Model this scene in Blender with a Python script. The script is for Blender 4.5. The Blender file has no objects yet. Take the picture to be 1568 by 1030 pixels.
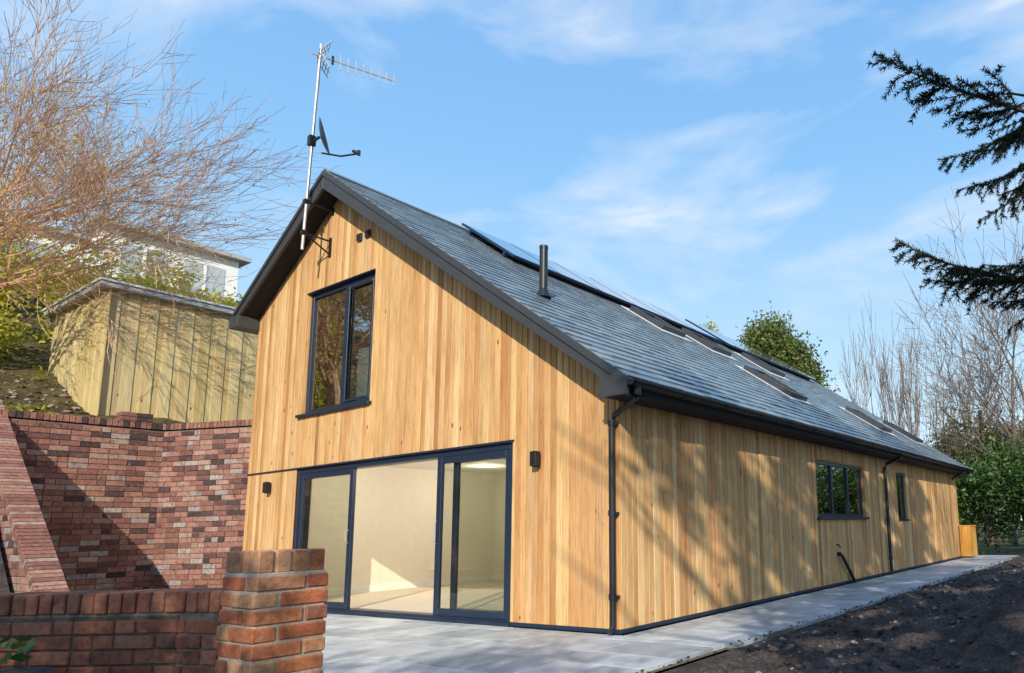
import bpy, numpy as np, math, random
from mathutils import Vector, Matrix
random.seed(7); rng=np.random.default_rng(7)
R=random.random
def U(a,b): return a+(b-a)*random.random()
scene=bpy.context.scene
COL=bpy.context.collection
# ------------------------------------------------------------------ helpers
class MB:
    def __init__(s): s.v=[];s.f=[];s.m=[];s.c=[]
    def add(s,vs,fs,mat=0,col=(.5,.5,.5)):
        o=len(s.v); s.v+= [tuple(v) for v in vs]
        for f in fs:
            s.f.append(tuple(i+o for i in f)); s.m.append(mat); s.c.append(col)
    def box(s,x0,x1,y0,y1,z0,z1,mat=0,col=(.5,.5,.5)):
        s.add([(x0,y0,z0),(x1,y0,z0),(x1,y1,z0),(x0,y1,z0),(x0,y0,z1),(x1,y0,z1),(x1,y1,z1),(x0,y1,z1)],
              [(0,3,2,1),(4,5,6,7),(0,1,5,4),(1,2,6,5),(2,3,7,6),(3,0,4,7)],mat,col)
    def obox(s,o,ax,ay,az,mat=0,col=(.5,.5,.5)):
        o=Vector(o);ax=Vector(ax);ay=Vector(ay);az=Vector(az)
        v=[o,o+ax,o+ax+ay,o+ay,o+az,o+ax+az,o+ax+ay+az,o+ay+az]
        s.add(v,[(0,3,2,1),(4,5,6,7),(0,1,5,4),(1,2,6,5),(2,3,7,6),(3,0,4,7)],mat,col)
    def prism(s,poly,axis,a,b,mat=0,col=(.5,.5,.5)):
        n=len(poly)
        if axis=='y': v=[(p[0],a,p[1]) for p in poly]+[(p[0],b,p[1]) for p in poly]
        elif axis=='x': v=[(a,p[0],p[1]) for p in poly]+[(b,p[0],p[1]) for p in poly]
        else: v=[(p[0],p[1],a) for p in poly]+[(p[0],p[1],b) for p in poly]
        s.add(v,[tuple(range(n)),tuple(range(2*n-1,n-1,-1))]+[(i,i+n,(i+1)%n+n,(i+1)%n) for i in range(n)],mat,col)
    def tube(s,pts,rad,n=6,mat=0,col=(.5,.5,.5),cap=True):
        pts=[Vector(p) for p in pts]
        if not hasattr(rad,'__len__'): rad=[rad]*len(pts)
        o=len(s.v)
        for i,p in enumerate(pts):
            d=(pts[min(i+1,len(pts)-1)]-pts[max(i-1,0)])
            if d.length<1e-9: d=Vector((0,0,1))
            d.normalize(); a=Vector((0,0,1)) if abs(d.z)<.9 else Vector((1,0,0))
            u=d.cross(a).normalized(); w=d.cross(u)
            for k in range(n):
                t=2*math.pi*k/n; s.v.append(tuple(p+(u*math.cos(t)+w*math.sin(t))*rad[i]))
        for i in range(len(pts)-1):
            for k in range(n):
                s.f.append((o+i*n+k,o+i*n+(k+1)%n,o+(i+1)*n+(k+1)%n,o+(i+1)*n+k)); s.m.append(mat); s.c.append(col)
        if cap and n>3:
            s.f.append(tuple(o+k for k in range(n))); s.m.append(mat); s.c.append(col)
            e=o+(len(pts)-1)*n
            s.f.append(tuple(e+n-1-k for k in range(n))); s.m.append(mat); s.c.append(col)
    def build(s,name,mats,parent=None,bevel=0,smooth=False,fixn=True):
        me=bpy.data.meshes.new(name); me.from_pydata(s.v,[],s.f)
        for m in mats: me.materials.append(m)
        me.polygons.foreach_set('material_index',np.array(s.m,dtype=np.int32))
        cnt=np.array([len(f) for f in s.f]); c=np.ones((len(s.f),4),np.float32); c[:,:3]=np.array(s.c,np.float32)
        at=me.color_attributes.new('col','FLOAT_COLOR','CORNER'); at.data.foreach_set('color',np.repeat(c,cnt,axis=0).ravel())
        if smooth: me.polygons.foreach_set('use_smooth',np.ones(len(s.f),bool))
        me.update()
        ob=bpy.data.objects.new(name,me); COL.objects.link(ob)
        if fixn:
            import bmesh
            bm=bmesh.new(); bm.from_mesh(me); bmesh.ops.recalc_face_normals(bm,faces=bm.faces); bm.to_mesh(me); bm.free()
        if bevel:
            b=ob.modifiers.new('bev','BEVEL'); b.width=bevel; b.segments=1; b.limit_method='ANGLE'
        if parent: ob.parent=parent
        return ob
def quads(name,V,C,mats,parent=None):
    N=len(V); me=bpy.data.meshes.new(name)
    me.vertices.add(N*4); me.vertices.foreach_set('co',V.reshape(-1).astype(np.float32))
    me.loops.add(N*4); me.loops.foreach_set('vertex_index',np.arange(N*4,dtype=np.int32))
    me.polygons.add(N); me.polygons.foreach_set('loop_start',np.arange(0,N*4,4,dtype=np.int32))
    for m in mats: me.materials.append(m)
    me.update(calc_edges=True)
    at=me.color_attributes.new('col','FLOAT_COLOR','CORNER'); c=np.ones((N,4),np.float32); c[:,:3]=C
    at.data.foreach_set('color',np.repeat(c,4,axis=0).ravel())
    ob=bpy.data.objects.new(name,me); COL.objects.link(ob)
    if parent: ob.parent=parent
    return ob
def empty(name,loc=(0,0,0)):
    e=bpy.data.objects.new(name,None); e.location=loc; COL.objects.link(e); return e
def leaves(P,size,asp=.5,droop=0):
    N=len(P); d=rng.normal(size=(N,3)); d[:,2]-=droop; d/=np.linalg.norm(d,axis=1)[:,None]
    e=rng.normal(size=(N,3)); e-=d*(e*d).sum(1)[:,None]; e/=np.linalg.norm(e,axis=1)[:,None]
    s=(size*rng.uniform(.6,1.3,N))[:,None]
    return np.stack([P-d*s*.5,P+e*s*asp*.5,P+d*s*.5,P-e*s*asp*.5],1)
def blob(c,r,n,sd=.17):
    k=max(8,int(n/130)); cc=rng.normal(size=(k,3)); cc/=np.linalg.norm(cc,axis=1)[:,None]
    cc*=rng.uniform(.35,1.0,(k,1)); idx=rng.integers(0,k,n)
    P=cc[idx]+rng.normal(size=(n,3))*sd
    return P*np.array(r)+np.array(c), idx, rng.uniform(0,1,k)
# ------------------------------------------------------------------ materials
def mat(name):
    m=bpy.data.materials.new(name); m.use_nodes=True; nt=m.node_tree
    return m,nt,nt.nodes['Principled BSDF']
def N(nt,t,**k):
    n=nt.nodes.new(t)
    for a,b in k.items(): setattr(n,a,b)
    return n
def L(nt,a,b): nt.links.new(a,b)
def noise(nt,scale=5,detail=4,rough=.6,mp=None,dist=0):
    tc=N(nt,'ShaderNodeTexCoord'); m=N(nt,'ShaderNodeMapping'); L(nt,tc.outputs['Object'],m.inputs[0])
    if mp: m.inputs['Scale'].default_value=mp
    n=N(nt,'ShaderNodeTexNoise'); n.inputs['Scale'].default_value=scale; n.inputs['Detail'].default_value=detail; n.inputs['Roughness'].default_value=rough
    n.inputs['Distortion'].default_value=dist
    L(nt,m.outputs[0],n.inputs['Vector']); return n
def ramp(nt,src,stops):
    r=N(nt,'ShaderNodeValToRGB'); e=r.color_ramp.elements
    while len(e)<len(stops): e.new(.5)
    for i,(p,c) in enumerate(stops): e[i].position=p; e[i].color=(*c,1) if len(c)==3 else c
    L(nt,src,r.inputs[0]); return r
def mix(nt,a,b,fac,mode='MIX'):
    m=N(nt,'ShaderNodeMix',data_type='RGBA',blend_type=mode)
    for s,v in ((m.inputs[6],a),(m.inputs[7],b),(m.inputs[0],fac)):
        if hasattr(v,'links') or hasattr(v,'is_output'): L(nt,v,s)
        elif isinstance(v,(int,float)): s.default_value=v
        else: s.default_value=(*v,1)
    return m.outputs[2]
def bump(nt,bs,h,st=.3,d=.01):
    b=N(nt,'ShaderNodeBump'); b.inputs['Strength'].default_value=st; b.inputs['Distance'].default_value=d
    L(nt,h,b.inputs['Height']); L(nt,b.outputs[0],bs.inputs['Normal'])
def attr(nt):
    a=N(nt,'ShaderNodeAttribute'); a.attribute_name='col'; s=N(nt,'ShaderNodeSeparateColor'); L(nt,a.outputs['Color'],s.inputs[0]); return a,s
def plain(name,col,rough=.5,nv=.15,scale=8,metal=0,bst=0,spec=None):
    m,nt,b=mat(name); n=noise(nt,scale,3)
    r=ramp(nt,n.outputs[0],[(.3,tuple(c*(1-nv) for c in col)),(.7,tuple(min(1,c*(1+nv)) for c in col))])
    L(nt,r.outputs[0],b.inputs['Base Color']); b.inputs['Roughness'].default_value=rough; b.inputs['Metallic'].default_value=metal
    if bst: bump(nt,b,n.outputs[0],bst,.01)
    return m
def wood(name,stops,knots=True,gr=(9,9,.55),dark=.60):
    m,nt,b=mat(name); a,s=attr(nt)
    base=ramp(nt,s.outputs[0],stops)
    tc=N(nt,'ShaderNodeTexCoord'); add=N(nt,'ShaderNodeVectorMath',operation='ADD'); sc=N(nt,'ShaderNodeVectorMath',operation='SCALE')
    L(nt,a.outputs['Color'],sc.inputs[0]); sc.inputs['Scale'].default_value=37; L(nt,tc.outputs['Object'],add.inputs[0]); L(nt,sc.outputs[0],add.inputs[1])
    mp=N(nt,'ShaderNodeMapping'); L(nt,add.outputs[0],mp.inputs[0]); mp.inputs['Scale'].default_value=gr
    n=N(nt,'ShaderNodeTexNoise'); n.inputs['Scale'].default_value=6; n.inputs['Detail'].default_value=4; n.inputs['Roughness'].default_value=.65; n.inputs['Distortion'].default_value=.6
    L(nt,mp.outputs[0],n.inputs['Vector'])
    g=ramp(nt,n.outputs[0],[(.28,(dark,dark*.90,dark*.78)),(.52,(1,1,1)),(.8,(1.12,1.1,1.06))])
    c=mix(nt,base.outputs[0],g.outputs[0],.8,'MULTIPLY')
    mp2=N(nt,'ShaderNodeMapping'); L(nt,add.outputs[0],mp2.inputs[0]); mp2.inputs['Scale'].default_value=(1,1,.25)
    n2=N(nt,'ShaderNodeTexNoise'); n2.inputs['Scale'].default_value=3.5; n2.inputs['Detail'].default_value=2; L(nt,mp2.outputs[0],n2.inputs['Vector'])
    g2=ramp(nt,n2.outputs[0],[(.3,(.80,.70,.60)),(.6,(1.05,1.05,1.05))]); c=mix(nt,c,g2.outputs[0],.75,'MULTIPLY')
    if knots:
        mp3=N(nt,'ShaderNodeMapping'); L(nt,add.outputs[0],mp3.inputs[0]); mp3.inputs['Scale'].default_value=(1,1,.5)
        v=N(nt,'ShaderNodeTexVoronoi'); v.inputs['Scale'].default_value=4.5; L(nt,mp3.outputs[0],v.inputs['Vector'])
        k=ramp(nt,v.outputs['Distance'],[(.045,(1,1,1)),(.09,(0,0,0))])
        c=mix(nt,c,(.18,.085,.035),k.outputs[0])
    L(nt,c,b.inputs['Base Color']); b.inputs['Roughness'].default_value=.6
    b.inputs['Specular IOR Level'].default_value=.25
    bump(nt,b,n.outputs[0],.25,.004)
    return m
M_clad=wood('cedar_cladding',[(0,(.42,.21,.085)),(.15,(.62,.37,.16)),(.3,(.70,.47,.22)),(.45,(.54,.28,.115)),(.6,(.74,.52,.27)),(.78,(.50,.29,.14)),(.9,(.66,.40,.17)),(1,(.58,.31,.14))])
M_shed=wood('shed_boards',[(0,(.54,.43,.20)),(.5,(.66,.54,.29)),(1,(.46,.39,.23))])
M_yel=wood('yellow_timber',[(0,(.6,.3,.06)),(1,(.7,.38,.1))],False)
M_back=plain('membrane_black',(.012,.012,.012),.8)
M_frame=plain('anthracite_aluminium',(.013,.025,.052),.38,.1,3)
M_fascia=plain('dark_grey_fascia',(.045,.048,.055),.45,.12,3)
M_black=plain('black_upvc',(.012,.013,.016),.42,.1,3)
M_int=plain('cream_paint',(.80,.75,.65),.8,.03)
M_ceil=plain('white_paint',(.84,.83,.80),.8,.03)
M_carpet=plain('carpet',(.58,.50,.40),.95,.1,60,bst=.3)
M_lead=plain('lead_grey',(.40,.42,.44),.45,.1)
M_trim=plain('light_grey_trim',(.60,.61,.62),.5,.08)
M_metal=plain('galvanised_steel',(.50,.50,.52),.55,.15,20,metal=.5)
M_dish=plain('dish_grey',(.03,.05,.07),.5)
M_mortar=plain('mortar',(.48,.42,.34),.9,.2,60,bst=.5)
M_mortar2=plain('mortar_dark',(.19,.15,.125),.9,.3,20,bst=.5)
M_render=plain('white_render',(.82,.82,.80),.8,.04)
def glass(name,refl=.25,tint=(.9,.95,.95)):
    m=bpy.data.materials.new(name); m.use_nodes=True; nt=m.node_tree; nt.nodes.clear()
    t=N(nt,'ShaderNodeBsdfTransparent'); t.inputs[0].default_value=(*tint,1)
    g=N(nt,'ShaderNodeBsdfGlossy'); g.inputs['Roughness'].default_value=.01
    f=N(nt,'ShaderNodeLayerWeight'); f.inputs[0].default_value=.5
    pw=N(nt,'ShaderNodeMath',operation='POWER'); pw.inputs[1].default_value=4.0; L(nt,f.outputs['Facing'],pw.inputs[0])
    mr=N(nt,'ShaderNodeMapRange'); mr.inputs[3].default_value=refl; mr.inputs[4].default_value=1; L(nt,pw.outputs[0],mr.inputs[0])
    mx=N(nt,'ShaderNodeMixShader'); L(nt,mr.outputs[0],mx.inputs[0]); L(nt,t.outputs[0],mx.inputs[1]); L(nt,g.outputs[0],mx.inputs[2])
    o=N(nt,'ShaderNodeOutputMaterial'); L(nt,mx.outputs[0],o.inputs[0]); return m
M_glass=glass('window_glass',.42,(.80,.85,.85)); M_glass_d=glass('door_glass',.045,(.88,.90,.86))
def brickmat(name,stops,burn=.35,pale=.3):
    m,nt,b=mat(name); a,s=attr(nt); base=ramp(nt,s.outputs[0],stops)
    n=noise(nt,22,4,.7); g=ramp(nt,n.outputs[0],[(.3,(.48,.44,.44)),(.55,(1,1,1)),(.75,(1.3,1.25,1.2))])
    c=mix(nt,base.outputs[0],g.outputs[0],.85,'MULTIPLY')
    n2=noise(nt,7,4,.7); g2=ramp(nt,n2.outputs[0],[(.56,(0,0,0)),(.66,(1,1,1))])
    c=mix(nt,c,(.05,.035,.03),mix(nt,(0,0,0),g2.outputs[0],burn))
    n4=noise(nt,16,4,.75); g4=ramp(nt,n4.outputs[0],[(.60,(0,0,0)),(.70,(1,1,1))])
    c=mix(nt,c,(.46,.40,.36),mix(nt,(0,0,0),g4.outputs[0],pale))
    L(nt,c,b.inputs['Base Color']); b.inputs['Roughness'].default_value=.85
    bump(nt,b,n.outputs[0],.8,.008); return m
M_brick=brickmat('facing_brick',[(0,(.30,.085,.045)),(.25,(.50,.15,.065)),(.5,(.60,.22,.09)),(.72,(.62,.33,.17)),(.88,(.36,.14,.08)),(1,(.08,.045,.04))],.35,.3)
M_brick3=brickmat('weathered_brick',[(0,(.20,.075,.05)),(.3,(.34,.11,.06)),(.6,(.42,.16,.085)),(.85,(.28,.11,.07)),(1,(.07,.045,.04))],.6,.3)
M_brick2=brickmat('old_brick',[(0,(.045,.03,.03)),(.10,(.10,.05,.05)),(.22,(.22,.095,.075)),(.5,(.31,.14,.105)),(.7,(.36,.19,.145)),(.85,(.38,.26,.21)),(.93,(.30,.27,.28)),(1,(.44,.36,.30))],.5,.5)
m,nt,b=mat('slate'); M_slate=m; a,s=attr(nt); base=ramp(nt,s.outputs[0],[(0,(.12,.16,.19)),(.5,(.175,.22,.25)),(1,(.24,.28,.31))])
n=noise(nt,14,4,.6); g=ramp(nt,n.outputs[0],[(.3,(.75,.75,.75)),(.7,(1.15,1.15,1.15))]); L(nt,mix(nt,base.outputs[0],g.outputs[0],.8,'MULTIPLY'),b.inputs['Base Color'])
b.inputs['Roughness'].default_value=.28; b.inputs['Specular IOR Level'].default_value=.7; bump(nt,b,n.outputs[0],.25,.004)
m,nt,b=mat('pv_cells'); M_pv=m; n=noise(nt,2,2); r=ramp(nt,n.outputs[0],[(0,(.02,.03,.05)),(1,(.03,.045,.07))]); L(nt,r.outputs[0],b.inputs['Base Color']); b.inputs['Roughness'].default_value=.10; b.inputs['Coat Weight'].default_value=1
m,nt,b=mat('porcelain_paving'); M_pave=m; a,s=attr(nt); base=ramp(nt,s.outputs[0],[(0,(.36,.40,.43)),(.5,(.49,.525,.55)),(1,(.62,.64,.65))])
n=noise(nt,3,5,.65,dist=.5); g=ramp(nt,n.outputs[0],[(.25,(.50,.50,.52)),(.6,(1.05,1.05,1.05)),(.8,(1.2,1.2,1.2))]); L(nt,mix(nt,base.outputs[0],g.outputs[0],.9,'MULTIPLY'),b.inputs['Base Color'])
b.inputs['Roughness'].default_value=.5; n2=noise(nt,35,3); bump(nt,b,n2.outputs[0],.2,.004)
def soil(name,c0,c1,c2,sc=3,bs=.05):
    m,nt,b=mat(name); n=noise(nt,sc,4,.7); r=ramp(nt,n.outputs[0],[(.3,c0),(.5,c1),(.72,c2)])
    n2=noise(nt,sc*14,4,.75); g=ramp(nt,n2.outputs[0],[(.3,(.3,.3,.3)),(.55,(1,1,1)),(.72,(2.1,2.0,1.9))])
    L(nt,mix(nt,r.outputs[0],g.outputs[0],.85,'MULTIPLY'),b.inputs['Base Color']); b.inputs['Roughness'].default_value=.95
    b.inputs['Specular IOR Level'].default_value=.15
    bump(nt,b,n2.outputs[0],.9,bs); return m
M_soil=soil('soil',(.060,.047,.046),(.115,.092,.085),(.21,.165,.145))
M_hill=soil('hill_earth',(.07,.05,.03),(.13,.10,.05),(.16,.17,.06),1.6)
M_far=soil('far_ground',(.06,.06,.03),(.09,.10,.04),(.13,.13,.06),.3)
M_stone=plain('stones',(.24,.20,.18),.9,.4,9)
M_rubble=plain('rubble_stone',(.30,.25,.20),.9,.45,6)
def bark(name,c,nv=.35): return plain(name,c,.9,nv,14,bst=.4)
M_bark_o=bark('bark_orange',(.52,.31,.19)); M_bark_g=bark('bark_grey',(.17,.135,.115)); M_bark_d=bark('bark_dark',(.10,.075,.055))
def foliage(name,stops,tr=.35):
    m,nt,b=mat(name); a,s=attr(nt); base=ramp(nt,s.outputs[0],stops); L(nt,base.outputs[0],b.inputs['Base Color'])
    b.inputs['Roughness'].default_value=.5
    t=N(nt,'ShaderNodeBsdfTranslucent'); L(nt,base.outputs[0],t.inputs[0]); mx=N(nt,'ShaderNodeMixShader'); mx.inputs[0].default_value=tr
    o=nt.nodes['Material Output']; L(nt,b.outputs[0],mx.inputs[1]); L(nt,t.outputs[0],mx.inputs[2]); L(nt,mx.outputs[0],o.inputs[0]); return m
M_leafy=foliage('leaf_yellow_green',[(0,(.16,.17,.02)),(.4,(.42,.42,.045)),(1,(.70,.60,.09))],.45)
M_leafg=foliage('leaf_evergreen',[(0,(.02,.035,.012)),(.5,(.075,.11,.025)),(1,(.22,.25,.05))],.3)
M_laurel=foliage('leaf_laurel',[(0,(.025,.06,.014)),(.5,(.06,.13,.03)),(1,(.15,.26,.05))],.3)
M_needle=foliage('spruce_needles',[(0,(.014,.024,.016)),(.5,(.036,.056,.034)),(1,(.09,.11,.045))],.2)
M_brown=foliage('brown_foliage',[(0,(.09,.07,.03)),(.5,(.22,.19,.07)),(1,(.36,.32,.12))],.35)
# ------------------------------------------------------------------ camera
yaw,pit,rol=math.radians(122.126),math.radians(8.770),math.radians(-1.573)
F=Vector((math.cos(yaw)*math.cos(pit),math.sin(yaw)*math.cos(pit),math.sin(pit)))
R0=Vector((math.sin(yaw),-math.cos(yaw),0)); U0=R0.cross(F)
R2=R0*math.cos(rol)+U0*math.sin(rol); U2=-R0*math.sin(rol)+U0*math.cos(rol)
cd=bpy.data.cameras.new('camera'); cam=bpy.data.objects.new('camera',cd); COL.objects.link(cam)
mw=Matrix(((R2.x,U2.x,-F.x,4.626),(R2.y,U2.y,-F.y,-5.640),(R2.z,U2.z,-F.z,1.045),(0,0,0,1)))
cam.matrix_world=mw; cd.sensor_width=36; cd.lens=1052.3/1568*36; cd.shift_x=-.1888; cd.shift_y=.0839; cd.clip_end=3000; cd.clip_start=.05
scene.camera=cam
# ------------------------------------------------------------------ light and sky
S=Vector((.56,-.80,.50)).normalized()
sd=bpy.data.lights.new('sun','SUN'); sd.energy=5.0; sd.angle=math.radians(.5); sd.color=(1,.92,.77)
so=bpy.data.objects.new('sun',sd); so.rotation_euler=S.to_track_quat('Z','Y').to_euler(); so.location=(20,-15,20); COL.objects.link(so)
w=bpy.data.worlds.new('World'); scene.world=w; w.use_nodes=True; nt=w.node_tree; bg=nt.nodes['Background']
sky=N(nt,'ShaderNodeTexSky',sky_type='NISHITA'); sky.sun_disc=False; sky.sun_elevation=math.asin(S.z); sky.sun_rotation=math.atan2(S.x,S.y)
sky.air_density=1.0; sky.dust_density=.6; sky.ozone_density=1.2
tc=N(nt,'ShaderNodeTexCoord'); mp=N(nt,'ShaderNodeMapping'); L(nt,tc.outputs['Generated'],mp.inputs[0]); mp.inputs['Rotation'].default_value=(.3,.5,.5); mp.inputs['Scale'].default_value=(1.0,2.1,4.2); mp.inputs['Location'].default_value=(.9,.35,.55)
n=N(nt,'ShaderNodeTexNoise'); n.inputs['Scale'].default_value=1.7; n.inputs['Detail'].default_value=7; n.inputs['Roughness'].default_value=.52; n.inputs['Distortion'].default_value=.5; L(nt,mp.outputs[0],n.inputs['Vector'])
r=ramp(nt,n.outputs[0],[(.48,(0,0,0)),(.60,(.32,.32,.32)),(.72,(.98,.98,.98))])
sp=N(nt,'ShaderNodeSeparateXYZ'); L(nt,tc.outputs['Generated'],sp.inputs[0])
gr=ramp(nt,sp.outputs[2],[(0.0,(5.6,6.5,7.0)),(.20,(3.9,5.7,7.1)),(.48,(2.0,4.2,7.0)),(.9,(1.0,2.7,6.0))])
base=mix(nt,sky.outputs[0],gr.outputs[0],.86)
L(nt,mix(nt,base,(6.8,6.9,7.0),r.outputs[0]),bg.inputs[0]); bg.inputs[1].default_value=.15
scene.view_settings.view_transform='Standard'; scene.view_settings.look='None'; scene.view_settings.exposure=0
# ------------------------------------------------------------------ house
H=empty('timber_clad_house')
XL,XR=-8.0,0.0; RX,RZ=-5.59,6.71; SL=.6926; LEN=15.62
def rz(x): return RZ-SL*abs(x-RX)
def top(x): return rz(x)-.20
doorO=(-6.48,-1.63,.0,2.14); winO=(-6.45,-4.60,2.98,4.98)
def strips(mb,a0,a1,bw,gap,ops,topf,zb,place,colf,jit=0):
    x=a0
    while x<a1-.01:
        w=bw*U(.97,1.03); e=min(x+w,a1); col=colf(); off=U(0,jit)
        cuts=sorted({x,e-gap}|{o for op in ops for o in op[:2] if x<o<e-gap})
        for p,q in zip(cuts,cuts[1:]):
            mid=(p+q)/2; segs=[(zb,None)]
            for op in sorted(ops,key=lambda o:o[2]):
                if op[0]-1e-6<mid<op[1]+1e-6:
                    s0=segs.pop()
                    if op[2]>s0[0]+.01: segs.append((s0[0],op[2]))
                    segs.append((op[3],None))
            for s0,s1 in segs: place(mb,p,q,s0,s1,col,off)
        x=e
def bcol(): return (R(),R(),R())
def gplace(mb,p,q,z0,z1,col,off):
    za,zb_=(z1,z1) if z1 is not None else (top(p),top(q))
    y0,y1=-.0+off,.022; c=.005
    mb.add([(p,y1,z0),(p,y0+c,z0),(p+c,y0,z0),(q-c,y0,z0),(q,y0+c,z0),(q,y1,z0),
            (p,y1,za),(p,y0+c,za),(p+c,y0,za),(q-c,y0,zb_),(q,y0+c,zb_),(q,y1,zb_)],
           [(i,i+6,i+7,i+1) for i in range(5)]+[(0,1,2,3,4,5),(11,10,9,8,7,6)],0,col)
def wplace(mb,p,q,z0,z1,col,off):
    z1=2.44 if z1 is None else z1
    x0,x1=0.0-off,-.022; c=.005
    mb.add([(x1,p,z0),(x0-c,p,z0),(x0,p+c,z0),(x0,q-c,z0),(x0-c,q,z0),(x1,q,z0),
            (x1,p,z1),(x0-c,p,z1),(x0,p+c,z1),(x0,q-c,z1),(x0-c,q,z1),(x1,q,z1)],
           [(i,i+6,i+7,i+1) for i in range(5)]+[(0,1,2,3,4,5),(11,10,9,8,7,6)],0,col)
BW=.096
g=MB(); strips(g,XL,XR,BW,.006,[doorO,winO],top,.05,gplace,bcol,.006)
g.build('gable_cladding',[M_clad],H)
wo=[(5.22,7.58,1.18,2.18),(9.72,10.45,1.13,2.2)]
g=MB(); strips(g,.024,LEN,BW,.006,wo,None,.05,wplace,bcol,.006)
g.build('side_cladding',[M_clad],H)
g=MB()
def bplace(mb,p,q,z0,z1,col,off):
    a,b=(z1,z1) if z1 is not None else (top(p)-.02,top(q)-.02)
    mb.add([(p,.03,z0),(q,.03,z0),(q,.25,z0),(p,.25,z0),(p,.03,a),(q,.03,b),(q,.25,b),(p,.25,a)],[(0,3,2,1),(4,5,6,7),(0,1,5,4),(1,2,6,5),(2,3,7,6),(3,0,4,7)],0)
for a,b in ((XL,-6.48),(-6.48,-6.45),(-6.45,RX),(RX,-4.60),(-4.60,-1.63),(-1.63,-.03)):
    strips(g,a,b,b-a+.1,0,[doorO,winO],top,0.0,bplace,bcol)
for a,b in ((.25,5.22),(5.22,7.58),(7.58,9.72),(9.72,10.45),(10.45,LEN)):
    o=[q for q in wo if abs(q[0]-a)<1e-6]
    if o:
        g.box(-.25,-.03,a,b,0,o[0][2]); g.box(-.25,-.03,a,b,o[0][3],2.44)
    else: g.box(-.25,-.03,a,b,0,2.44)
g.box(XL,XL+.2,.25,LEN,0,4.8); g.box(XL+.2,-.25,LEN-.2,LEN,0,2.4)
g.prism([(XL+.2,2.4),(-.25,2.4),(-.25,top(-.25)-.05),(RX,top(RX)-.05),(XL+.2,top(XL+.2)-.05)],'y',LEN-.2,LEN-.001)
g.build('wall_core',[M_back],H)
g=MB()
g.box(XL,-1.60,-.016,.03,2.125,2.150); g.box(XL,XR-.0,.004,.026,.0,.05)
g.box(-.026,-.004,.03,LEN,0,.05)
a,b,c,d=winO
g.box(a-.05,b+.05,-.055,.06,c-.045,c,0); g.box(a,b,-.012,.06,d-.02,d,0)
g.box(-.06,.05,5.17,7.63,1.14,1.18); g.box(-.06,.02,9.70,10.47,1.095,1.13)
g.box(-6.48,-1.63,-.03,.20,.0,.035)
g.build('sills_and_drips',[M_frame],H,bevel=.003)
g=MB()
g.box(-6.45,-6.432,.024,.10,2.98,4.96,0,bcol()); g.box(-4.618,-4.60,.024,.10,2.98,4.96,0,bcol())
for (a,b,c,d) in wo:
    g.box(-.12,-.024,a,a+.02,c,d,0,bcol()); g.box(-.12,-.024,b-.02,b,c,d,0,bcol()); g.box(-.12,-.024,a+.02,b-.02,d-.02,d,0,bcol())
g.build('timber_reveals',[M_clad],H)
def frame(g,a,b,c,d,y0,y1,w,mulls=(),ax='x'):
    def B(p,q,r,s,yy0=y0,yy1=y1,m=0):
        if ax=='x': g.box(p,q,yy0,yy1,r,s,m)
        else: g.box(-yy1,-yy0,p,q,r,s,m)
    B(a,a+w,c,d);B(b-w,b,c,d);B(a+w,b-w,c,c+w);B(a+w,b-w,d-w,d)
    for m_ in mulls: B(m_-w*.6,m_+w*.6,c+w,d-w)
    ym=(y0+y1)/2; B(a+w,b-w,c+w,d-w,ym-.004,ym+.004,1)
g=MB(); frame(g,-6.432,-4.618,2.98,4.96,.06,.13,.075,(-5.42,)); 
for (p,q,r_,s_) in ((-5.365,-5.325,3.06,4.88),(-4.74,-4.70,3.06,4.88),(-5.325,-4.74,3.06,3.10),(-5.325,-4.74,4.84,4.88)): g.box(p,q,.045,.06,r_,s_)
g.build('gable_window',[M_frame,M_glass],H,bevel=.003)
g=MB(); frame(g,5.24,7.56,1.18,2.16,.05,.12,.06,(6.02,6.80),'y')
frame(g,9.74,10.43,1.13,2.18,.05,.12,.06,(),'y')
g.build('side_windows',[M_frame,M_glass],H,bevel=.003)
g=MB()
g.box(-7.75,-.3,.26,5.2,2.62,2.66)
g.prism([(-7.75,2.68),(-.9,2.68),(-.9,top(-.9)-.1),(RX,top(RX)-.1),(-7.75,top(-7.75)-.1)],'y',3.2,3.25)
g.box(-2.5,-2.45,5.25,15.3,.0,2.6)
g.build('inner_partitions',[M_int],H)
g=MB(); g.box(-5.28,-4.72,.2,.22,3.02,3.9); g.build('pale_reflection_panel',[M_ceil],H)  # pale sheet behind the pane, stands in for a white reflection in the glass
g=MB()
g.box(-6.48,-6.41,.03,.20,.035,2.12); g.box(-1.70,-1.63,.03,.20,.035,2.12); g.box(-6.41,-1.70,.03,.20,2.05,2.12); g.box(-6.41,-1.70,.03,.20,.035,.06)
frame(g,-6.41,-4.97,.062,2.05,.04,.09,.085)
frame(g,-3.07,-1.70,.062,2.05,.04,.09,.085)
frame(g,-2.84,-1.70,.062,2.05,.11,.16,.085)
g.build('sliding_doors',[M_frame,M_glass_d],H,bevel=.003)
g=MB(); g.tube([(-3.03,.02,.95),(-3.03,-.015,.98),(-3.03,-.015,1.2),(-3.03,.02,1.23)],.008,8); g.tube([(-5.01,.03,.98),(-5.01,-.01,1.0),(-5.01,-.01,1.14),(-5.01,.03,1.16)],.008,8)
g.build('door_handles',[M_metal],H)
g=MB()
g.box(-7.78,-.30,.2,5.2,-.02,.045,2)
g.box(-7.80,-7.75,.26,5.2,.045,2.40,0); g.box(-7.75,-.3,5.0,5.1,.045,2.40,0); g.box(-.4,-.3,.26,5.0,.045,2.4,0)
g.box(-7.8,-.3,.26,5.2,2.40,2.45,1)
g.box(-7.75,-7.735,.26,5.0,.045,.17,1); g.box(-7.735,-.4,4.985,5.0,.045,.17,1)
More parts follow.
